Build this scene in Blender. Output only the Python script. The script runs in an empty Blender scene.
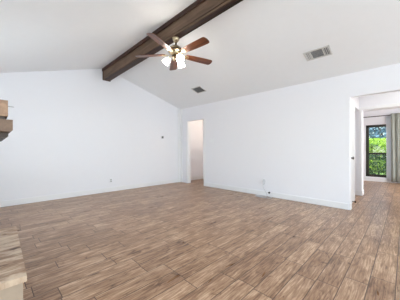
import bpy, bmesh, math, random
from mathutils import Vector, Matrix
random.seed(7)
S = bpy.context.scene
COL = S.collection
PI = math.pi

# ---------------------------------------------------------------- camera
cd = bpy.data.cameras.new('camera')
cd.sensor_width = 36.0
cd.lens = 36.0 * 208.0 / 400.0
cd.clip_start = 0.02
cam = bpy.data.objects.new('camera', cd)
cam.location = (0, 0, 1.085)
cam.rotation_euler = (PI / 2, 0, math.radians(-45.35))
COL.objects.link(cam)
S.camera = cam

# ---------------------------------------------------------------- world, sun, exposure
E = dict(sun=11, world=.65, back=238, side=9, fire=19, mid=33, vest=84, bed=106, fan=36, hall=36)
S.view_settings.view_transform = 'Standard'
S.view_settings.look = 'None'
S.view_settings.gamma = 1.0
S.view_settings.use_curve_mapping = False
S.view_settings.exposure = 0.07
S.cycles.max_bounces = 14
S.cycles.diffuse_bounces = 8

w = bpy.data.worlds.new('world')
S.world = w
w.use_nodes = True
wn = w.node_tree.nodes
wl = w.node_tree.links
for n in list(wn):
    wn.remove(n)
wo = wn.new('ShaderNodeOutputWorld')
bg = wn.new('ShaderNodeBackground')
sky = wn.new('ShaderNodeTexSky')
sky.sky_type = 'NISHITA'
sky.sun_disc = False
sky.sun_elevation = math.radians(55)
sky.air_density = 1.0
sky.dust_density = 2.0
bg.inputs['Strength'].default_value = E['world']
wl.new(sky.outputs[0], bg.inputs[0])
wl.new(bg.outputs[0], wo.inputs[0])


def light(name, kind, loc, rot, energy, color=(1, 1, 1), **kw):
    l = bpy.data.lights.new(name, kind)
    l.energy = energy
    l.color = color
    for k, v in kw.items():
        setattr(l, k, v)
    o = bpy.data.objects.new(name, l)
    o.location = loc
    o.rotation_euler = rot
    COL.objects.link(o)
    return o


light('sun', 'SUN', (0, 0, 12), (math.radians(8), math.radians(-30), 0), E['sun'], (1, .97, .9), angle=math.radians(0.6))
# daylight in the windows; fireside, near and bedroom ones unseen, added for fill
CO = (.87, .96, 1)
light('daylight_back_window', 'AREA', (1.9, -4.92, 1.30), (math.radians(112), 0, 0), E['back'], CO, shape='RECTANGLE', size=3.2, size_y=2.1)
light('daylight_side_window', 'AREA', (-0.43, -2.5, 1.35), (math.radians(108), 0, math.radians(-90)), E['side'], CO, shape='RECTANGLE', size=1.9, size_y=1.6)
light('added_fireside_fill', 'AREA', (-0.43, 3.75, 1.35), (math.radians(112), 0, math.radians(-90)), E['fire'], CO, shape='RECTANGLE', size=1.3, size_y=1.6)
light('added_near_fill', 'AREA', (-0.43, .55, 1.35), (math.radians(105), 0, math.radians(-90)), E['mid'], CO, shape='RECTANGLE', size=1.3, size_y=1.6)
light('added_bedroom_fill', 'AREA', (7.9, -2.9, 1.35), (math.radians(90), 0, 0), E['bed'], (1, .99, .97), shape='RECTANGLE', size=2.0, size_y=1.6)

# ---------------------------------------------------------------- helpers


class MB:
    """collects shapes for one mesh object"""

    def __init__(self):
        self.bm = bmesh.new()

    def box(self, x0, x1, y0, y1, z0, z1, bev=0):
        r = bmesh.ops.create_cube(self.bm, size=1)
        vs = r['verts']
        for v in vs:
            v.co = Vector(((x0 + x1) / 2 + v.co.x * (x1 - x0), (y0 + y1) / 2 + v.co.y * (y1 - y0), (z0 + z1) / 2 + v.co.z * (z1 - z0)))
        if bev:
            es = list({e for v in vs for e in v.link_edges})
            bmesh.ops.bevel(self.bm, geom=es, offset=bev, segments=2, affect='EDGES', profile=.5)
        return self

    def prism(self, pts, axis, a, b):
        """extrude a closed outline (2d) along axis x/y/z from a to b"""
        def mk(p, t):
            return {'x': (t, p[0], p[1]), 'y': (p[0], t, p[1]), 'z': (p[0], p[1], t)}[axis]
        A = [self.bm.verts.new(mk(p, a)) for p in pts]
        B = [self.bm.verts.new(mk(p, b)) for p in pts]
        n = len(pts)
        self.bm.faces.new(A)
        self.bm.faces.new(B[::-1])
        for i in range(n):
            self.bm.faces.new((A[i], B[i], B[(i + 1) % n], A[(i + 1) % n]))
        return self

    def lathe(self, prof, n=24, mat=None):
        """revolve (r, z) profile about z"""
        M = mat or Matrix()
        rings = []
        for r, z in prof:
            if r < 1e-5:
                rings.append([self.bm.verts.new(M @ Vector((0, 0, z)))])
            else:
                rings.append([self.bm.verts.new(M @ Vector((r * math.cos(2 * PI * i / n), r * math.sin(2 * PI * i / n), z))) for i in range(n)])
        for a, b in zip(rings, rings[1:]):
            for i in range(n):
                j = (i + 1) % n
                if len(a) == 1 and len(b) == 1:
                    continue
                if len(a) == 1:
                    self.bm.faces.new((a[0], b[j], b[i]))
                elif len(b) == 1:
                    self.bm.faces.new((a[i], a[j], b[0]))
                else:
                    self.bm.faces.new((a[i], a[j], b[j], b[i]))
        return self

    def tube(self, pts, r, n=8):
        pts = [Vector(p) for p in pts]
        rings = []
        for i, p in enumerate(pts):
            t = (pts[min(i + 1, len(pts) - 1)] - pts[max(i - 1, 0)]).normalized()
            up = Vector((0, 0, 1)) if abs(t.z) < .9 else Vector((1, 0, 0))
            u = t.cross(up).normalized()
            v = t.cross(u).normalized()
            rings.append([self.bm.verts.new(p + r * (math.cos(2 * PI * k / n) * u + math.sin(2 * PI * k / n) * v)) for k in range(n)])
        for a, b in zip(rings, rings[1:]):
            for k in range(n):
                self.bm.faces.new((a[k], a[(k + 1) % n], b[(k + 1) % n], b[k]))
        self.bm.faces.new(rings[0])
        self.bm.faces.new(rings[-1][::-1])
        return self

    def build(self, name, mat, parent=None, smooth=False, M=None):
        if M is not None:
            self.bm.transform(M)
        bmesh.ops.recalc_face_normals(self.bm, faces=self.bm.faces[:])
        me = bpy.data.meshes.new(name)
        self.bm.to_mesh(me)
        self.bm.free()
        me.materials.append(mat)
        if smooth:
            for p in me.polygons:
                p.use_smooth = True
        o = bpy.data.objects.new(name, me)
        COL.objects.link(o)
        if parent:
            o.parent = parent
            o.matrix_parent_inverse = Matrix()
        return o


def smooth_auto(o, ang=35):
    me = o.data
    for p in me.polygons:
        p.use_smooth = True
    bm = bmesh.new()
    bm.from_mesh(me)
    for e in bm.edges:
        if len(e.link_faces) == 2 and e.calc_face_angle(0) > math.radians(ang):
            e.smooth = False
    bm.to_mesh(me)
    bm.free()
    return o


def tag(o, label=None, cat=None, group=None, kind=None):
    if label:
        o['label'] = label
    if cat:
        o['category'] = cat
    if group:
        o['group'] = group
    if kind:
        o['kind'] = kind
    return o


def thing(name, label, cat, loc, rz=0, group=None):
    o = bpy.data.objects.new(name, None)
    o.empty_display_size = .1
    COL.objects.link(o)
    o.location = loc
    o.rotation_euler = (0, 0, rz)
    return tag(o, label, cat, group)


def struct(mb, name, mat):
    return tag(mb.build(name, mat), kind='structure')


def lin(c):
    return tuple(((v / 255 / 12.92) if v / 255 <= .04045 else ((v / 255 + .055) / 1.055) ** 2.4) for v in c) + (1,)


class NT:
    def __init__(self, name):
        self.m = bpy.data.materials.new(name)
        self.m.use_nodes = True
        self.t = self.m.node_tree
        self.b = self.t.nodes['Principled BSDF']

    def n(self, typ, **kw):
        o = self.t.nodes.new(typ)
        for k, v in kw.items():
            setattr(o, k, v)
        return o

    def l(self, a, b):
        self.t.links.new(a, b)

    def val(self, sock, x):
        if isinstance(x, (int, float)):
            sock.default_value = x
        else:
            self.l(x, sock)

    def math(self, op, a, b=None, c=None):
        o = self.n('ShaderNodeMath', operation=op)
        for i, x in enumerate((a, b, c)):
            if x is not None:
                self.val(o.inputs[i], x)
        return o.outputs[0]

    def comb(self, x, y, z):
        o = self.n('ShaderNodeCombineXYZ')
        for i, v in enumerate((x, y, z)):
            self.val(o.inputs[i], v)
        return o.outputs[0]

    def mix(self, f, a, b, blend='MIX'):
        o = self.n('ShaderNodeMix', data_type='RGBA', blend_type=blend)
        self.val(o.inputs[0], f)
        for i, x in ((6, a), (7, b)):
            if isinstance(x, tuple):
                o.inputs[i].default_value = x
            else:
                self.l(x, o.inputs[i])
        return o.outputs[2]

    def noise(self, vec, scale, detail=3, rough=.55, dist=0):
        o = self.n('ShaderNodeTexNoise')
        o.inputs['Scale'].default_value = scale
        o.inputs['Detail'].default_value = detail
        o.inputs['Roughness'].default_value = rough
        o.inputs['Distortion'].default_value = dist
        if vec is not None:
            self.l(vec, o.inputs['Vector'])
        return o.outputs[0]

    def ramp(self, f, stops):
        o = self.n('ShaderNodeValToRGB')
        e = o.color_ramp.elements
        while len(e) < len(stops):
            e.new(.5)
        for el, (p, c) in zip(e, stops):
            el.position = p
            el.color = c
        self.l(f, o.inputs[0])
        return o.outputs[0]

    def bump(self, h, strength=.3, dist=.01):
        o = self.n('ShaderNodeBump')
        o.inputs['Strength'].default_value = strength
        o.inputs['Distance'].default_value = dist
        self.l(h, o.inputs['Height'])
        self.l(o.outputs[0], self.b.inputs['Normal'])


def plain(name, c, rough=.5, metal=0, bump=None, var=.03, emit=None, es=0):
    t = NT(name)
    tc = t.n('ShaderNodeTexCoord').outputs['Object']
    c = lin(c)
    nz = t.noise(tc, 9, 3)
    d = tuple(v * (1 - var) for v in c[:3]) + (1,)
    t.l(t.mix(nz, c, d), t.b.inputs['Base Color'])
    t.b.inputs['Roughness'].default_value = rough
    t.b.inputs['Metallic'].default_value = metal
    if bump:
        t.bump(t.noise(tc, bump[0], 3), bump[1], .004)
    if emit:
        t.b.inputs['Emission Color'].default_value = lin(emit)
        t.b.inputs['Emission Strength'].default_value = es
    return t.m


def wood(name, dark, light_, axis='x', sc=1.0, rough=.5, spec=.5):
    """streaky grain running along the given object axis"""
    t = NT(name)
    tc = t.n('ShaderNodeTexCoord').outputs['Object']
    mp = t.n('ShaderNodeMapping')
    k = {'x': (1.2, 14, 14), 'y': (14, 1.2, 14), 'z': (14, 14, 1.2)}[axis]
    mp.inputs['Scale'].default_value = tuple(v * sc for v in k)
    t.l(tc, mp.inputs[0])
    g = t.noise(mp.outputs[0], 1.6, 5, .62, .6)
    g2 = t.noise(mp.outputs[0], .35, 2, .5)
    f = t.math('ADD', t.math('MULTIPLY', g, .65), t.math('MULTIPLY', g2, .35))
    c = t.ramp(f, [(.34, lin(dark)), (.66, lin(light_))])
    t.l(c, t.b.inputs['Base Color'])
    t.b.inputs['Roughness'].default_value = rough
    t.b.inputs['Specular IOR Level'].default_value = spec
    t.bump(g, .25, .003)
    return t.m


def plank_material(name, L, W, tones, rough, gap_c, bump_s=.25, var=.10, gw=.0024, ys=1.0):
    SY = ys
    """wood-look porcelain planks running along X"""
    t = NT(name)
    tc = t.n('ShaderNodeTexCoord').outputs['Object']
    sp = t.n('ShaderNodeSeparateXYZ')
    t.l(tc, sp.inputs[0])
    x, y, z = sp.outputs
    yy = t.math('DIVIDE', t.math('ADD', y, 40.0 + .077), W)
    row = t.math('FLOOR', yy)
    fy = t.math('FRACT', yy)
    wn_ = t.n('ShaderNodeTexWhiteNoise', noise_dimensions='1D')
    t.l(row, wn_.inputs['W'])
    xx = t.math('ADD', t.math('DIVIDE', t.math('ADD', x, 40.0), L), wn_.outputs[0])
    colm = t.math('FLOOR', xx)
    fx = t.math('FRACT', xx)
    w2 = t.n('ShaderNodeTexWhiteNoise', noise_dimensions='2D')
    t.l(t.comb(row, colm, 0), w2.inputs['Vector'])
    rnd = w2.outputs[0]
    # grain, shifted for every plank
    gv = t.comb(t.math('ADD', t.math('MULTIPLY', x, 5.0), t.math('MULTIPLY', rnd, 37)),
                t.math('ADD', t.math('MULTIPLY', y, 34 * SY), t.math('MULTIPLY', rnd, 91)), z)
    g = t.noise(gv, 1.0, 6, .66, 1.2)
    gv2 = t.comb(t.math('ADD', t.math('MULTIPLY', x, 2.4), t.math('MULTIPLY', rnd, 17)),
                 t.math('ADD', t.math('MULTIPLY', y, 9), t.math('MULTIPLY', rnd, 53)), z)
    bl = t.noise(gv2, 1.0, 3, .5, .4)
    fv = t.comb(t.math('ADD', t.math('MULTIPLY', x, 5), t.math('MULTIPLY', rnd, 71)),
                t.math('ADD', t.math('MULTIPLY', y, 75 * SY), t.math('MULTIPLY', rnd, 33)), z)
    fine = t.noise(fv, 1.0, 3, .6, .5)
    kv = t.comb(t.math('ADD', t.math('MULTIPLY', x, 5.5), t.math('MULTIPLY', rnd, 29)),
                t.math('ADD', t.math('MULTIPLY', y, 15), t.math('MULTIPLY', rnd, 83)), z)
    kn = t.noise(kv, 1.0, 2, .5, 1.5)
    knot = t.math('MULTIPLY', t.math('MAXIMUM', t.math('SUBTRACT', kn, .61), 0), -.85)
    f = t.math('ADD', t.math('ADD', t.math('MULTIPLY', g, .42), t.math('MULTIPLY', bl, .26)), t.math('MULTIPLY', fine, .44))
    f = t.math('ADD', t.math('ADD', f, knot), t.math('MULTIPLY', t.math('SUBTRACT', rnd, .5), var))
    c = t.ramp(f, [(p, lin(cc)) for p, cc in tones])
    ex = t.math('MULTIPLY', t.math('MINIMUM', fx, t.math('SUBTRACT', 1, fx)), L)
    ey = t.math('MULTIPLY', t.math('MINIMUM', fy, t.math('SUBTRACT', 1, fy)), W)
    e = t.math('MINIMUM', ex, ey)
    gap = t.math('LESS_THAN', e, gw)
    c = t.mix(gap, c, lin(gap_c))
    t.l(c, t.b.inputs['Base Color'])
    rg = t.math('ADD', t.math('MULTIPLY', bl, .22), rough - .11)
    t.l(rg, t.b.inputs['Roughness'])
    edge = t.math('MINIMUM', t.math('DIVIDE', e, .008), 1.0)
    sv = t.comb(t.math('MULTIPLY', x, 7), t.math('MULTIPLY', y, 22), rnd)
    scr = t.noise(sv, 1.0, 2, .5, .5)
    h = t.math('ADD', t.math('ADD', t.math('MULTIPLY', g, .25), t.math('MULTIPLY', scr, .6)), t.math('MULTIPLY', edge, .6))
    t.bump(h, bump_s, .006)
    return t.m


# ---------------------------------------------------------------- materials
M_wall = plain('white wall paint', (239, 240, 245), .55, bump=(60, .10), var=.015)
M_ceil = plain('white textured ceiling paint', (242, 245, 248), .8, bump=(45, .35), var=.03)
M_trim = plain('white gloss trim', (238, 239, 241), .35, var=.01)
M_door = plain('white door paint', (236, 238, 241), .35, var=.01)
M_floor = plank_material('wood look plank tile', .62, .158,
                         [(.38, (84, 57, 40)), (.48, (132, 99, 74)), (.57, (161, 127, 99)), (.69, (206, 176, 147))], .32, (80, 58, 44), .3, .07, .0030)
M_hearth = plank_material('hearth plank tile', 3.0, .30,
                          [(.38, (84, 57, 40)), (.46, (140, 108, 84)), (.53, (178, 147, 120)), (.62, (218, 198, 174))], .5, (140, 116, 96), .3, .02, .001, .3)
M_stone = plain('hearth stone in lit tone', (198, 178, 156), .7, bump=(25, .5), var=.35)  # light on the near face put into the pale stone colour
M_beam_side = wood('weathered beam board in lit tone', (82, 66, 54), (128, 104, 86), 'y', 1, .6, .3)  # lighter copy of the beam wood, light on the sides toned in
M_beam_dark = wood('beam wood darkened for shade', (36, 22, 16), (76, 45, 33), 'y', 1, .5, .4)  # darker copy of the beam wood, underside shade put into the colour
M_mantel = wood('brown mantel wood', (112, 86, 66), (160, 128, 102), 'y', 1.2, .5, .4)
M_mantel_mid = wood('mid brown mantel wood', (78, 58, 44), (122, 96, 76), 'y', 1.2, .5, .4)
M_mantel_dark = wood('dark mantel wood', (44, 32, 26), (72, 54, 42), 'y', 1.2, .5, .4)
M_blade = wood('walnut fan blade', (38, 20, 12), (136, 76, 44), 'x', 1.6, .3, .5)
M_brass = plain('antique pewter brass', (196, 180, 150), .28, 1.0, var=.2)
M_dbrass = plain('dark bronze', (92, 78, 62), .35, 1.0, var=.3)
M_white = plain('white plastic', (240, 242, 246), .35)
M_cord = plain('pale grey cord sheath', (205, 207, 210), .5)
M_sock = plain('grey white socket', (150, 150, 150), .5)
M_grey = plain('grey plastic', (96, 98, 100), .4)
M_black = plain('black rubber', (24, 24, 26), .5)
M_steel = plain('brushed nickel', (120, 118, 116), .35, 1.0)
M_vent = plain('white vent metal', (214, 214, 212), .45)
M_ventdark = plain('grey duct', (146, 147, 149), .9)
M_slat = plain('grey vent slats', (128, 129, 130), .5)
M_frame = plain('dark bronze window frame', (50, 47, 42), .45)
M_fire = plain('sooty firebrick', (52, 44, 40), .9, bump=(20, .5), var=.5)
M_ext = plain('exterior wall', (180, 165, 150), .9)
M_shade = plain('lit frosted glass', (255, 248, 236), .3, emit=(255, 247, 234), es=E['fan'])
M_bulb = plain('glowing bulb', (255, 250, 240), .3, emit=(255, 245, 228), es=E['fan'] * 1.3)


def fabric(name, c, trans=.35):
    t = NT(name)
    tc = t.n('ShaderNodeTexCoord').outputs['Object']
    t.l(t.mix(t.noise(tc, 40, 2), lin(c), tuple(v * .88 for v in lin(c)[:3]) + (1,)), t.b.inputs['Base Color'])
    t.b.inputs['Roughness'].default_value = .85
    tr = t.n('ShaderNodeBsdfTranslucent')
    tr.inputs[0].default_value = lin(c)
    mx = t.n('ShaderNodeMixShader')
    mx.inputs[0].default_value = trans
    t.l(t.b.outputs[0], mx.inputs[1])
    t.l(tr.outputs[0], mx.inputs[2])
    t.l(mx.outputs[0], t.t.nodes['Material Output'].inputs[0])
    t.bump(t.noise(tc, 300, 1), .2, .001)
    return t.m


M_curtain = fabric('grey green curtain cloth', (172, 176, 168), .22)
M_sheer = fabric('white sheer cloth', (240, 244, 248), .35)


def glass():
    t = NT('window glass')
    tr = t.n('ShaderNodeBsdfTransparent')
    gl = t.n('ShaderNodeBsdfGlossy')
    gl.inputs['Roughness'].default_value = .02
    fr = t.n('ShaderNodeFresnel')
    fr.inputs[0].default_value = 1.45
    tr.inputs[0].default_value = (.93, .96, .95, 1)
    mx = t.n('ShaderNodeMixShader')
    t.l(fr.outputs[0], mx.inputs[0])
    t.l(tr.outputs[0], mx.inputs[1])
    t.l(gl.outputs[0], mx.inputs[2])
    t.l(mx.outputs[0], t.t.nodes['Material Output'].inputs[0])
    return t.m


M_glass = glass()


def leaf(name, a, b, trans=.35):
    t = NT(name)
    oi = t.n('ShaderNodeNewGeometry').outputs['Random Per Island']
    c = t.mix(oi, lin(a), lin(b))
    t.l(c, t.b.inputs['Base Color'])
    t.b.inputs['Roughness'].default_value = .5
    tr = t.n('ShaderNodeBsdfTranslucent')
    t.l(c, tr.inputs[0])
    mx = t.n('ShaderNodeMixShader')
    mx.inputs[0].default_value = trans
    t.l(t.b.outputs[0], mx.inputs[1])
    t.l(tr.outputs[0], mx.inputs[2])
    t.l(mx.outputs[0], t.t.nodes['Material Output'].inputs[0])
    return t.m


M_leaf_dark = leaf('dark green leaves', (18, 66, 40), (64, 116, 54), .15)
M_leaf_lime = leaf('lime green leaves', (120, 160, 40), (200, 224, 100), .45)
M_leaf_blue = leaf('blue green leaves', (70, 100, 120), (130, 165, 185), .3)
M_bark = plain('grey brown bark', (92, 78, 66), .9, bump=(14, .6), var=.4)
M_grass = plain('lawn', (104, 136, 62), .95, bump=(30, .6), var=.4)

# ---------------------------------------------------------------- room shell
XR, YA, XL, YB = 4.57, 5.45, -0.50, -5.0      # right wall, gable wall, left wall, back wall
RX, RZ = 2.105, 3.17                          # ridge
SL, SR = .32, .286                            # slopes of the two ceiling halves
H = 2.44                                      # flat ceiling height in the other rooms


def ceil_z(x):
    return RZ - SL * (RX - x) if x < RX else RZ - SR * (x - RX)


struct(MB().box(-.62, 9.5, -5.12, 5.62, -.12, 0), 'floor', M_floor)

m = MB()   # vaulted living room ceiling, left end extended as an added eave blocking sun
m.prism([(-1.1, ceil_z(-1.1)), (RX, RZ), (XR + .12, ceil_z(XR + .12)), (XR + .12, ceil_z(XR + .12) + .12), (RX, RZ + .12), (-1.1, ceil_z(-1.1) + .12)], 'y', -5.12, 5.57)
struct(m, 'ceiling', M_ceil)
ceil_hall = struct(MB().box(4.69, 10.4, -3.12, 5.57, H, H + .1), 'ceiling_hall', M_ceil)  # extended past the window wall as an added eave shading the hedge

# gable wall (far left in view)
m = MB().prism([(XL - .12, 0), (XR, 0), (XR, ceil_z(XR)), (RX, RZ), (XL - .12, ceil_z(XL - .12))], 'y', YA, YA + .12)
struct(m, 'wall_gable', M_wall)
# right wall with the hall doorway and the wide opening
D1a, D1b, DH = 4.35, 5.075, 2.03
O1a, O1b, OH = -.45, .716, 2.045
hB = ceil_z(XR) + .02
m = MB()
m.box(XR, XR + .12, D1b, YA + .12, 0, hB)
m.box(XR, XR + .12, D1a, D1b, DH, hB)
m.box(XR, XR + .12, O1b, D1a, 0, hB)
m.box(XR, XR + .12, O1a, O1b, OH, hB)
m.box(XR, XR + .12, -5.12, O1a, 0, hB)
struct(m, 'wall_right', M_wall)
# back wall with a wide window, left wall with a window, added fill-light windows and the chimney breast
m = MB()
m.box(XL - .12, .3, -5.12, -5, 0, 3.0)
m.box(3.5, XR, -5.12, -5, 0, 3.0)
m.box(.3, 3.5, -5.12, -5, 0, .25)
m.box(.3, 3.5, -5.12, -5, 2.35, 2.75)
m.prism([(.3, 2.75), (3.5, 2.75), (RX, RZ)], 'y', -5.12, -5)
struct(m, 'wall_back', M_wall)
hl = ceil_z(XL)
m = MB()
m.box(XL - .12, XL, -5, -3.45, 0, hl)
m.box(XL - .12, XL, -1.55, -.1, 0, hl)
m.box(XL - .12, XL, 1.2, 3.1, 0, hl)
m.box(XL - .12, XL, 4.4, YA, 0, hl)
for a, b in ((-3.45, -1.55), (-.1, 1.2), (3.1, 4.4)):
    m.box(XL - .12, XL, a, b, 0, .55)
    m.box(XL - .12, XL, a, b, 2.15, hl)
struct(m, 'wall_left', M_wall)
m = MB()
zc = ceil_z(-.36)
m.box(XL, -.25, 1.70, 1.98, 0, ceil_z(XL))
m.box(XL, -.25, 2.62, 2.95, 0, ceil_z(XL))
m.box(XL, -.25, 1.98, 2.62, 0, .3)
m.box(XL, -.25, 1.98, 2.62, .95, ceil_z(XL))
struct(m, 'wall_chimney', M_wall)

# hall behind the narrow doorway
struct(MB().box(4.69, 5.95, YA, YA + .12, 0, H), 'wall_hall_far', M_wall)
struct(MB().box(5.66, 5.78, 4.15, YA, 0, H), 'wall_hall_end', M_wall)
struct(MB().box(4.69, 5.78, 4.05, 4.17, 0, H), 'wall_hall_near', M_wall)

# vestibule beyond the wide opening
m = MB()
m.box(4.69, 4.84, .785, .905, 0, H)
m.box(4.84, 5.50, .785, .905, 2.03, H)
m.box(5.50, 5.575, .785, .905, 0, H)
m.box(5.575, 6.20, .785, .905, 2.03, H)
m.box(5.455, 5.575, .905, 2.6, 0, H)
struct(m, 'wall_vestibule_left', M_wall)
struct(MB().box(5.455, 6.45, 2.6, 2.72, 0, H), 'wall_passage_end', M_wall)
m = MB()
m.box(4.69, 6.2, -1.38, -1.26, 0, H)
struct(m, 'wall_vestibule_right', M_wall)
m = MB()
m.box(6.20, 6.45, .735, 2.6, 0, H)
m.box(6.20, 6.45, -.55, .735, 2.03, H)
m.box(6.20, 6.45, -3, -.55, 0, H)
struct(m, 'wall_bedroom_near', M_wall)
# bedroom
W1a, W1b, W0, W1 = .08, 1.0, .155, 1.955
m = MB()
m.box(9.35, 9.5, -3.12, W1a, 0, H)
m.box(9.35, 9.5, W1b, 3.1, 0, H)
m.box(9.35, 9.5, W1a, W1b, 0, W0)
m.box(9.35, 9.5, W1a, W1b, W1, H)
struct(m, 'wall_bedroom_window', M_wall)
struct(MB().box(6.45, 9.5, 2.98, 3.1, 0, H), 'wall_bedroom_left', M_wall)
m = MB()
m.box(6.45, 6.9, -3.12, -3, 0, H)
m.box(8.9, 9.35, -3.12, -3, 0, H)
m.box(6.9, 8.9, -3.12, -3, 0, .55)
m.box(6.9, 8.9, -3.12, -3, 2.15, H)
struct(m, 'wall_bedroom_right', M_wall)

# ---------------------------------------------------------------- baseboards and trim


def board(name, x0, x1, y0, y1, h=.115):
    """baseboard with a thinner top lip"""
    m = MB().box(x0, x1, y0, y1, .002, h, .004)
    return struct(m, name, M_trim)


board('baseboard_gable', XL + .001, XR - .12, YA - .016, YA)
board('baseboard_right', XR - .016, XR, O1b + .02, D1a - .06)
board('baseboard_right_jamb', XR - .016, XR + .12, O1b - .014, O1b)
board('baseboard_left', XL, XL + .016, 2.96, YA - .02)
board('baseboard_hall_far', 4.70, 5.655, YA - .016, YA)
board('baseboard_hall_end', 5.644, 5.66, 4.18, YA - .02)
board('baseboard_bedroom_near', 6.184, 6.20, .735, 2.55)
board('baseboard_bedroom_near_jamb', 6.184, 6.45, .721, .735)
board('baseboard_bedroom_window', 9.334, 9.35, -2.95, 2.95, .125)
board('baseboard_vestibule', 5.559, 5.575, .92, 2.58)
# corner boards and casing
struct(MB().box(XR - .115, XR, YA - .022, YA, 0, ceil_z(XR - .06), .003), 'trim_1', M_trim)
struct(MB().box(XR - .022, XR, YA - .115, YA - .022, 0, ceil_z(XR), .003), 'trim_2', M_trim)
m = MB()
m.box(XR - .018, XR, D1b, D1b + .065, 0, DH + .0, .003)
m.box(XR - .0, XR + .12, D1b - .012, D1b, 0, DH, .003)
struct(m, 'trim_3', M_trim)
m = MB()
m.box(XR - .012, XR, D1a - .05, D1a, 0, DH, .003)
struct(m, 'trim_4', M_trim)
# casing of the bedroom opening
m = MB()
m.box(6.19, 6.20, .735, .79, .12, 2.03, .003)
m.box(6.186, 6.20, -.55, .79, 2.03, 2.09, .003)
struct(m, 'trim_5', M_trim)

# door in the vestibule
m = MB().box(4.85, 5.49, .765, .80, .008, 2.025, .003)
door = struct(m, 'door_1', M_door)
for z0, z1 in ((.18, .78), (.98, 1.9)):
    p = MB()
    for x0, x1, a, b in ((4.96, 5.38, z0, z0 + .02), (4.96, 5.38, z1 - .02, z1), (4.96, 4.98, z0, z1), (5.36, 5.38, z0, z1)):
        p.box(x0, x1, .759, .767, a, b, .002)
    p.build('door_panel_moulding', M_door, door)
Mk = Matrix.Translation((4.93, .765, .93)) @ Matrix.Rotation(PI / 2, 4, 'X')
smooth_auto(MB().lathe([(0, 0), (.032, 0), (.032, .006), (.012, .01), (.011, .03), (.026, .038), (.029, .05), (.022, .062), (0, .066)], 20, Mk).build('door_knob', M_steel, door))
# rubber stop by the foot of the door
st = thing('door_stop', 'small black rubber door stop at the foot of the white door past the wide opening', 'door stop', (5.14, .735, .05))
MB().tube([(0, .03, 0), (0, -.01, 0)], .008).build('rod', M_steel, st)
MB().tube([(0, -.01, 0), (0, -.035, 0)], .018, 12).build('rubber_tip', M_black, st)

# windows: visible bedroom window
m = MB()
X0 = 9.375
fw = .085
m.box(X0, X0 + .07, W1a, W1b, W0, W0 + fw, .004)
m.box(X0, X0 + .07, W1a, W1b, W1 - fw, W1, .004)
m.box(X0, X0 + .07, W1a, W1a + fw, W0, W1, .004)
m.box(X0, X0 + .07, W1b - fw, W1b, W0, W1, .004)
wf = struct(m, 'window_1', M_frame)
MB().box(X0 + .005, X0 + .055, W1a + fw, W1b - fw, .93, .995, .003).build('meeting_rail', M_frame, wf)
MB().box(X0 + .03, X0 + .034, W1a + .04, W1b - .04, .96, W1 - .04).build('upper_pane', M_glass, wf)
MB().box(X0 + .022, X0 + .026, W1a + .04, W1b - .04, W0 + .04, .96).build('lower_pane', M_glass, wf)


def window_frame(name, a, b, z0, z1, fixed, axis):
    m = MB()
    d0, d1 = fixed
    for (p, q, r, s) in ((a, b, z0, z0 + .06), (a, b, z1 - .06, z1), (a, a + .06, z0, z1), (b - .06, b, z0, z1), ((a + b) / 2 - .03, (a + b) / 2 + .03, z0, z1)):
        if axis == 'x':
            m.box(p, q, d0, d1, r, s)
        else:
            m.box(d0, d1, p, q, r, s)
    f = struct(m, name, M_frame)
    g = MB()
    c = (d0 + d1) / 2
    if axis == 'x':
        g.box(a + .03, b - .03, c - .002, c + .002, z0 + .03, z1 - .03)
    else:
        g.box(c - .002, c + .002, a + .03, b - .03, z0 + .03, z1 - .03)
    g.build('pane', M_glass, f)


window_frame('window_2', .3, 3.5, .25, 2.35, (-5.1, -5.04), 'x')
window_frame('added_window_6', 3.1, 4.4, .55, 2.15, (-.60, -.54), 'y')  # unseen window, added to bring fill light to the far walls
window_frame('added_window_7', -.1, 1.2, .55, 2.15, (-.60, -.54), 'y')  # unseen window, added to even out the light on the walls
window_frame('window_3', -3.45, -1.55, .55, 2.15, (-.60, -.54), 'y')
window_frame('added_window_4', 6.9, 8.9, .55, 2.15, (-3.1, -3.04), 'x')  # unseen window, added to light the bedroom

# ---------------------------------------------------------------- beam
def taper(o):
    """the hewn beam narrows a little towards the back of the room"""
    for v in o.data.vertices:
        if v.co.x > 0:
            v.co.x -= .0195 * (y1 - v.co.y)
    return o


bt = thing('ceiling_beam', 'long dark brown wooden ridge beam running along the peak of the white ceiling', 'beam', (RX, 1.2, 2.865))
y0, y1 = -6.19, YA - 1.2 - .001
bx0, bx1 = 2.02 - RX, 2.19 - RX
def ridge_z(dx, dz=0):
    return ceil_z(RX + dx) - 2.865 + dz
taper(MB().box(bx0 + .004, bx1 - .004, y0, y1, 0, .03, .003).build('bottom_board', M_beam_dark, bt))
tag(MB().box(bx0, bx0 + .025, y0, y1, .0, ridge_z(bx0, .005), .003).build('side_board', M_beam_side, bt), 'greyish brown side board toned lighter as if lit')
tag(taper(MB().box(bx1 - .025, bx1, y0, y1, .0, ridge_z(bx1, .018), .003).build('side_board', M_beam_side, bt)), 'greyish brown side board toned lighter as if lit')
MB().box(bx0 - .028, bx0, y0, y1, ridge_z(bx0) - .075, ridge_z(bx0) - .004, .006).build('top_moulding', M_beam_dark, bt)
taper(MB().box(bx1, bx1 + .022, y0, y1, ridge_z(bx1) - .05, ridge_z(bx1) + .014, .006).build('top_moulding', M_beam_dark, bt))
m = MB().box(bx0 - .012, bx1 + .012, y1 - .03, y1, -.012, ridge_z(bx1) - .01, .003)
m.build('end_trim', M_beam_dark, bt)

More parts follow.
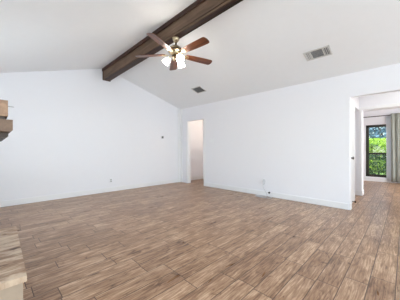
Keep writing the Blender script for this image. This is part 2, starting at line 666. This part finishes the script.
# ---------------------------------------------------------------- ceiling fan
fan = thing('ceiling_fan', 'five blade wooden ceiling fan with brass motor and lit glass lamps under the beam', 'ceiling fan', (2.085, 2.60, 2.595))
smooth_auto(MB().lathe([(0, .27), (.056, .27), (.058, .258), (.052, .24), (.036, .215), (.022, .204), (.018, .198), (0, .198)], 28).build('canopy', M_brass, fan))
smooth_auto(MB().lathe([(0, .205), (.013, .205), (.013, .150), (.026, .146), (.026, .128), (0, .128)], 16).build('downrod', M_dbrass, fan))
smooth_auto(MB().lathe([(0, .135), (.045, .133), (.075, .122), (.098, .100), (.112, .082), (.116, .074), (.116, .044), (.110, .036), (.085, .022), (.080, .010), (.060, .0), (0, .0)], 36).build('motor_housing', M_brass, fan))
band = MB().lathe([(.1165, .070), (.1195, .068), (.1195, .050), (.1165, .048)], 36)
smooth_auto(band.build('motor_band', M_dbrass, fan))
smooth_auto(MB().lathe([(0, .002), (.052, .0), (.058, -.012), (.058, -.045), (.046, -.062), (.028, -.072), (.020, -.085), (.010, -.095), (0, -.097)], 28).build('switch_housing', M_dbrass, fan))


def blade_outline():
    pts = []
    L0, L1 = .17, .665
    n = 14
    top = []
    for i in range(n + 1):
        u = i / n
        x = L0 + (L1 - .045 - L0) * u
        wdt = .050 + .019 * math.sin(min(1, u * 1.15) * PI / 2)
        top.append((x, wdt))
    arc = []
    wr = top[-1][1]
    for i in range(1, 8):
        a = PI / 2 - i * PI / 8
        arc.append((L1 - .045 + .045 * math.cos(a) ** .7 if math.cos(a) > 0 else L1, wr * math.sin(a) if abs(math.sin(a)) < .8 else wr * (.93 if math.sin(a) > 0 else -.93)))
    pts = top + arc + [(x, -y) for x, y in reversed(top)]
    return pts


for k, a in enumerate((-88, -16, 56, 128, 200)):
    M = Matrix.Rotation(math.radians(a), 4, 'Z') @ Matrix.Translation((0, 0, .012)) @ Matrix.Rotation(math.radians(-12), 4, 'X')
    b = MB().prism(blade_outline(), 'z', -.003, .003).build('blade', M_blade, fan)
    b.matrix_local = M
    ir = MB()
    ir.prism([(.07, .014), (.12, .012), (.155, .03), (.215, .034), (.235, .0), (.215, -.034), (.155, -.03), (.12, -.012), (.07, -.014)], 'z', -.010, -.004)
    for sx, sy in ((.185, .018), (.185, -.018), (.215, 0)):
        ir.lathe([(0, -.014), (.005, -.013), (.006, -.010)], 8, Matrix.Translation((sx, sy, 0)))
    ir.build('blade_iron', M_brass, b)

for k, a in enumerate((135, 255, 15)):
    A = math.radians(a)
    d = Vector((math.cos(A), math.sin(A), 0))
    arm = MB().tube([d * .045 + Vector((0, 0, -.03)), d * .075 + Vector((0, 0, -.022)), d * .098 + Vector((0, 0, -.030)), d * .105 + Vector((0, 0, -.048))], .007, 8)
    arm = smooth_auto(arm.build('lamp_arm', M_brass, fan), 60)
    Ms = Matrix.Translation(d * .105 + Vector((0, 0, -.045))) @ Matrix.Rotation(A, 4, 'Z') @ Matrix.Rotation(math.radians(-38), 4, 'Y')
    # tulip opens downwards and outwards
    Mf = Ms
    smooth_auto(MB().lathe([(0, .004), (.024, .002), (.026, -.012), (.020, -.018)], 20, Mf).build('shade_holder', M_brass, arm))
    sh = MB().lathe([(.022, -.012), (.036, -.026), (.046, -.048), (.046, -.072), (.050, -.090), (.060, -.104), (.058, -.105), (.047, -.090), (.043, -.072), (.043, -.048), (.033, -.028), (.020, -.014)], 24, Mf).build('lamp_shade', M_shade, fan)
    smooth_auto(sh)
    smooth_auto(MB().lathe([(0, -.018), (.012, -.022), (.014, -.04), (.026, -.06), (.028, -.074), (.018, -.090), (0, -.095)], 16, Mf).build('bulb', M_bulb, sh))
# pull chain
MB().tube([(0.02, -.02, -.085), (0.02, -.02, -.155)], .0016, 5).build('pull_chain', M_brass, fan)

# ---------------------------------------------------------------- ceiling vents (on the right slope)
SA = math.atan(SR)


def on_slope(x, y):
    o = bpy.data.objects.new('x', None)
    return Matrix.Translation((x, y, ceil_z(x))) @ Matrix.Rotation(SA, 4, 'Y')


def vent(name, label, x, y, wx, wy, sections, rz=0, ml=None):
    """wx across the slope, wy along the wall; sections = [(y0, y1, direction)]"""
    t = thing(name, label, 'air vent', (0, 0, 0), group=None)
    t.matrix_world = on_slope(x, y) @ Matrix.Rotation(rz, 4, 'Z')
    m = MB()
    f = .022
    hx, hy = wx / 2, wy / 2
    m.box(-hx, hx, -hy, -hy + f, -.012, 0, .002).box(-hx, hx, hy - f, hy, -.012, 0, .002)
    m.box(-hx, -hx + f, -hy, hy, -.012, 0, .002).box(hx - f, hx, -hy, hy, -.012, 0, .002)
    for s in sections[1:]:
        m.box(-hx, hx, s[0] * wy - hy - .006, s[0] * wy - hy + .006, -.012, 0)
    m.build('frame', M_vent, t)
    MB().box(-hx + f / 2, hx - f / 2, -hy + f / 2, hy - f / 2, -.002, -.0005).build('duct_opening', M_ventdark, t)
    for s in sections:
        a, b = s[0] * wy - hy + (f if s[0] == 0 else .006), s[1] * wy - hy - (f if s[1] == 1 else .006)
        l = MB()
        if s[2] == 'y':
            n = max(3, int((wx - 2 * f) / .021))
            for i in range(n):
                c = -hx + f + (i + .5) * (wx - 2 * f) / n
                l.prism([(c + .006, -.003), (c + .0045, -.003), (c - .0065, -.011), (c - .005, -.011)], 'y', a, b)
        else:
            n = max(3, int((b - a) / .021))
            sg = s[3] if len(s) > 3 else 1
            for i in range(n):
                c = a + (i + .5) * (b - a) / n
                l.prism([(c - .006 * sg, -.003), (c - .0045 * sg, -.003), (c + .0065 * sg, -.011), (c + .005 * sg, -.011)], 'x', -hx + f, hx - f)
        l.build('louvres', ml or M_vent, t)
    return t


VENT_BIG = (3.81, 1.035, .235, .385)
VENT_SMALL = (3.86, 3.86, .27, .33)
vent('ceiling_vent', 'larger white ceiling air vent with three louvre sections, upper right of the fan', VENT_BIG[0], VENT_BIG[1], VENT_BIG[2], VENT_BIG[3],
     [(0, .27, 'x', -1), (.27, .74, 'y'), (.74, 1, 'x', 1)])
vent('ceiling_vent', 'small square ceiling air vent with grey louvres, near the hall doorway corner', VENT_SMALL[0], VENT_SMALL[1], VENT_SMALL[2], VENT_SMALL[3],
     [(0, 1, 'y')], ml=M_slat)

# ---------------------------------------------------------------- fireplace hearth and mantel
hz = .30
h = thing('hearth', 'raised fireplace hearth clad in streaky tan plank tile, at the lower left', 'hearth', (-.04, 2.27, 0))
P = [(-.21, 1.69 - 2.27), (.205, 1.685 - 2.27), (.235, 2.86 - 2.27), (-.21, 2.865 - 2.27)]
m = MB().prism(P, 'z', hz - .038, hz)
bmesh.ops.bevel(m.bm, geom=m.bm.edges[:], offset=.003, segments=2, affect='EDGES')
tp = m.build('top_slab', M_hearth, h)
m = MB().prism([(-.209, 1.70 - 2.27), (.188, 1.70 - 2.27), (.218, 2.85 - 2.27), (-.209, 2.85 - 2.27)], 'z', .001, hz - .038)
tag(m.build('base', M_stone, h), 'stone base, paled for the light on its near face')

mt = thing('fireplace_mantel', 'stepped brown wooden fireplace mantel at the left edge above the hearth', 'mantel', (-.25, 2.275, 1.166))
ya, yb = 1.75 - 2.275, 2.80 - 2.275
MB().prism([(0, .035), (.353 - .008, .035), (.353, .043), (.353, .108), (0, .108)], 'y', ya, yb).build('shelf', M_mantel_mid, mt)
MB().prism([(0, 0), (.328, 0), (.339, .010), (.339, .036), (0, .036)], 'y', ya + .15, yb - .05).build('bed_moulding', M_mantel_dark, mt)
tag(MB().box(0, .318, ya + .02, yb - .02, .107, .128).build('gap_shadow_strip', M_mantel_dark, mt), 'dark recessed strip, gap shadow put into its colour')  # dark wood paints the shadow gap under the upper beam
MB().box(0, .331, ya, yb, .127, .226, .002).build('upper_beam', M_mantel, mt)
MB().tube([(.33, ya + .03, .193), (.36, ya + .03, .193)], .0016, 6).build('pin', M_steel, mt)
m = MB().box(-.495, -.48, 1.98, 2.62, .3, .95).box(-.48, -.252, 1.98, 1.99, .3, .95).box(-.48, -.252, 2.61, 2.62, .3, .95)
struct(m, 'trim_6', M_fire)

# ---------------------------------------------------------------- wall fittings
t = thing('thermostat', 'small dark grey thermostat high on the left gable wall', 'thermostat', (3.83, YA, 1.485))
MB().box(-.042, .042, -.007, 0, -.045, .045, .002).build('back_plate', M_white, t)
tag(MB().box(-.030, .030, -.024, -.007, -.034, .034, .004).build('body', M_grey, t), 'dark grey body')


def outlet(name, label, loc, rz, mat=M_white):
    t = thing(name, label, 'outlet', loc, rz)
    MB().box(-.036, .036, -.006, 0, -.058, .058, .002).build('wall_plate', mat, t)
    for s in (-1, 1):
        b = MB().box(-.016, .016, -.009, -.005, s * .021 - .014, s * .021 + .014, .002).build('socket', M_sock, t)
        MB().box(-.008, -.005, -.0095, -.0088, s * .021 - .005, s * .021 + .006).box(.005, .008, -.0095, -.0088, s * .021 - .005, s * .021 + .006).build('slots', M_grey, b)
    return t


outlet('wall_outlet', 'small white power outlet low on the left gable wall', (2.22, YA, .29), 0)
t = thing('light_switch', 'white light switch plate beside the narrow hall doorway', 'light switch', (XR, 4.04, 1.35), -PI / 2)
MB().box(-.085, .085, -.006, 0, -.06, .06, .002).build('wall_plate', M_white, t)
for s in (-1, 0, 1):
    MB().box(s * .046 - .016, s * .046 + .016, -.010, -.005, -.032, .032, .002).build('rocker', M_white, t)

# cable hanging from a plate on the right wall
t = thing('cable_plate', 'small white cable plate low on the right wall above the loose cord', 'wall plate', (XR, 2.385, .36), -PI / 2)
MB().box(-.035, .035, -.006, 0, -.057, .057, .002).build('plate', M_white, t)
MB().tube([(0, -.004, 0), (0, -.018, 0)], .006, 8).build('connector', M_steel, t)
pts = []
for i in range(46):        # small hank hanging from the plate
    a = i / 46 * 2 * PI * 3
    pts.append((XR - .026 - .010 * (i / 46) - .006 * math.sin(a), 2.372 + .022 * math.sin(a), .335 + .062 * math.cos(a)))
for i in range(14):
    u = (i + 1) / 14
    pts.append((XR - .036 - .05 * math.sin(u * PI) - .03 * u, 2.375 - .10 * u + .02 * math.sin(u * 6), .39 - .372 * u ** .8))
for i in range(60):
    a = i / 60 * 2 * PI * 2.6
    r = .09 + .035 * math.sin(a * .37)
    pts.append((XR - .15 + .8 * r * math.cos(a), 2.33 + r * 1.7 * math.sin(a) + .03 * i / 60, .014 + .012 * (i / 60)))
cb = smooth_auto(MB().tube(pts, .0055, 6).build('coiled_cord', M_cord), 80)
tag(cb, 'pale grey cord hanging down the right wall and coiled loosely on the floor', 'cord')
t = thing('cable_end_plug', 'small round black plug at the baseboard of the right wall beside the cord', 'plug', (XR - .016, 2.24, .098), -PI / 2)
MB().tube([(0, -.001, 0), (0, -.022, 0)], .021, 16).build('body', M_black, t)
MB().tube([(0, -.022, 0), (0, -.032, 0)], .007, 10).build('pin', M_steel, t)

# corner hook marks at the ceiling by the hall corner
# ---------------------------------------------------------------- curtain and rod
rd = thing('curtain_rod', 'thin dark curtain rod above the bedroom window', 'curtain rod', (9.285, 0.2, 2.235))
MB().tube([(0, -1.2, 0), (0, 1.15, 0)], .013, 10).build('rod', M_frame, rd)
for y in (-1.2, 1.15):
    smooth_auto(MB().lathe([(0, -.03), (.02, -.02), (.026, 0), (.02, .02), (0, .03)], 12, Matrix.Translation((0, y, 0))).build('finial', M_frame, rd))
for y in (-1.0, 1.0):
    MB().tube([(.0, y, 0), (.06, y, 0)], .007, 8).box(.056, .064, y - .015, y + .015, -.03, .03).build('bracket', M_frame, rd)


def curtain(name, label, y0, y1, z0, z1, x, folds, amp, mat):
    n, rows = folds * 12, 10
    bm = bmesh.new()
    g = []
    for j in range(rows + 1):
        v = j / rows
        z = z1 - (z1 - z0) * v
        row = []
        for i in range(n + 1):
            u = i / n
            a = amp * (.55 + .45 * v)
            yy = y0 + (y1 - y0) * u
            xx = x + a * math.sin(u * folds * 2 * PI) + .3 * a * math.sin(u * folds * 3.3 + v * 1.3)
            yy += .012 * math.sin(u * folds * 4 * PI + 1) + .01 * math.sin(v * 2.2 + u * 9)
            row.append(bm.verts.new((xx, yy, z)))
        g.append(row)
    for j in range(rows):
        for i in range(n):
            bm.faces.new((g[j][i], g[j][i + 1], g[j + 1][i + 1], g[j + 1][i]))
    mb = MB()
    mb.bm.free()
    mb.bm = bm
    o = mb.build(name, mat, smooth=True)
    md = o.modifiers.new('thickness', 'SOLIDIFY')
    md.thickness = .003
    return tag(o, label, 'curtain')


curtain('curtain', 'long grey curtain hanging in folds over the right side of the bedroom window', -.85, .33, .05, 2.27, 9.225, 9, .030, M_curtain)
curtain('sheer_curtain', 'narrow pale sheer curtain edge beside the grey curtain over the window glass',   .27, .45, .06, 2.20, 9.30, 2, .008, M_sheer)

# ---------------------------------------------------------------- garden outside the bedroom window
gr = MB().box(9.5, 45, -25, 25, -.22, -.12)
tag(struct(gr, 'ground', M_grass))


def leafy(name, label, cat, centre, rad, n, size, mat, boxy=False, stems=5, group=None, trunk=None, fill=1.0):
    t = thing(name, label, cat, (centre[0], centre[1], -.12), group=group)
    bm = bmesh.new()
    for _ in range(n):
        while True:
            p = Vector((random.uniform(-1, 1), random.uniform(-1, 1), random.uniform(-1, 1)))
            if boxy or p.length <= 1:
                break
        if boxy:
            k = max(abs(p.x), abs(p.y), abs(p.z))
            if k < .6:
                p *= .95 / max(k, .1)
        c = Vector((p.x * rad[0], p.y * rad[1], centre[2] + .12 + p.z * rad[2]))
        s = size * random.uniform(.6, 1.3)
        R = Matrix.Rotation(random.uniform(0, 2 * PI), 3, 'Z') @ Matrix.Rotation(random.uniform(-1.2, 1.2), 3, 'X') @ Matrix.Rotation(random.uniform(0, 2 * PI), 3, 'Z')
        q = [Vector((-s, 0, 0)), Vector((-.2 * s, -.42 * s, .1 * s)), Vector((s, 0, 0)), Vector((-.2 * s, .42 * s, .1 * s))]
        bm.faces.new([bm.verts.new(c + R @ v) for v in q])
    mb = MB()
    mb.bm.free()
    mb.bm = bm
    mb.build('foliage', mat, t)
    st = MB()
    if trunk:
        st.tube([(0, 0, 0), (.05, .03, trunk * .5), (0, 0, trunk)], .16, 10)
        for k in range(5):
            a = k * 1.3
            st.tube([(0, 0, trunk * .8), (.5 * math.cos(a), .5 * math.sin(a), trunk + .7), (1.1 * math.cos(a), 1.1 * math.sin(a), trunk + 1.6)], .05, 6)
        st.build('trunk', M_bark, t)
    else:
        for k in range(stems):
            a = k * 2 * PI / stems
            st.tube([(.05 * math.cos(a), .05 * math.sin(a), 0), (.3 * rad[0] * math.cos(a), .3 * rad[1] * math.sin(a), centre[2])], .012, 5)
        st.build('stems', M_bark, t)
    return t


leafy('low_hedge', 'low dark green leafy hedge filling the lower window pane', 'hedge', (10.85, .75, .38), (.45, 1.7, .52), 9000, .05, M_leaf_dark, boxy=True, stems=12)
leafy('garden_hedge', 'sunlit lime green hedge beyond the low hedge outside the bedroom window', 'hedge', (15.2, .8, .78), (.8, 4.2, .95), 14000, .10, M_leaf_lime, boxy=True, stems=14)
for i, (x, y, z, r, lab) in enumerate(((20.5, 4.4, 3.0, 1.7, 'blue green tree beyond the hedge, left in the window'), (20.5, .9, 2.7, 1.6, 'blue green tree beyond the hedge, right in the window'), (25, 2.3, 3.2, 2.1, 'hazy blue green tree farthest behind the hedge'), (22, -3.4, 3.0, 1.9, 'blue green tree beyond the hedge behind the curtain'))):
    leafy('garden_tree', lab, 'tree', (x, y, z), (r, r, r * .95), 1500, .16, M_leaf_blue, trunk=1.5, group='trees beyond the hedge')

# ---------------------------------------------------------------- hall ceiling lamp and an unseen vestibule lamp added for light
M_bowl = plain('warm lit bowl', (255, 236, 210), .4, emit=(255, 232, 205), es=E['hall'])
M_added_bowl = plain('lit bowl', (255, 250, 242), .4, emit=(252, 250, 240), es=E['vest'])  # unseen vestibule lamp, added to brighten the bedroom header wall
for (x, y, mb_) in ((5.40, 4.50, M_bowl), (5.35, -.55, M_added_bowl)):
    T = Matrix.Translation((x, y, H))
    b = smooth_auto(MB().lathe([(0, 0), (.14, 0), (.14, -.02), (.13, -.024), (0, -.024)], 28, T).build('unseen_lamp_base', M_brass, ceil_hall))
    smooth_auto(MB().lathe([(.125, -.022), (.12, -.05), (.09, -.08), (.04, -.095), (0, -.098)], 28, T).build('unseen_lamp_bowl', mb_, b))
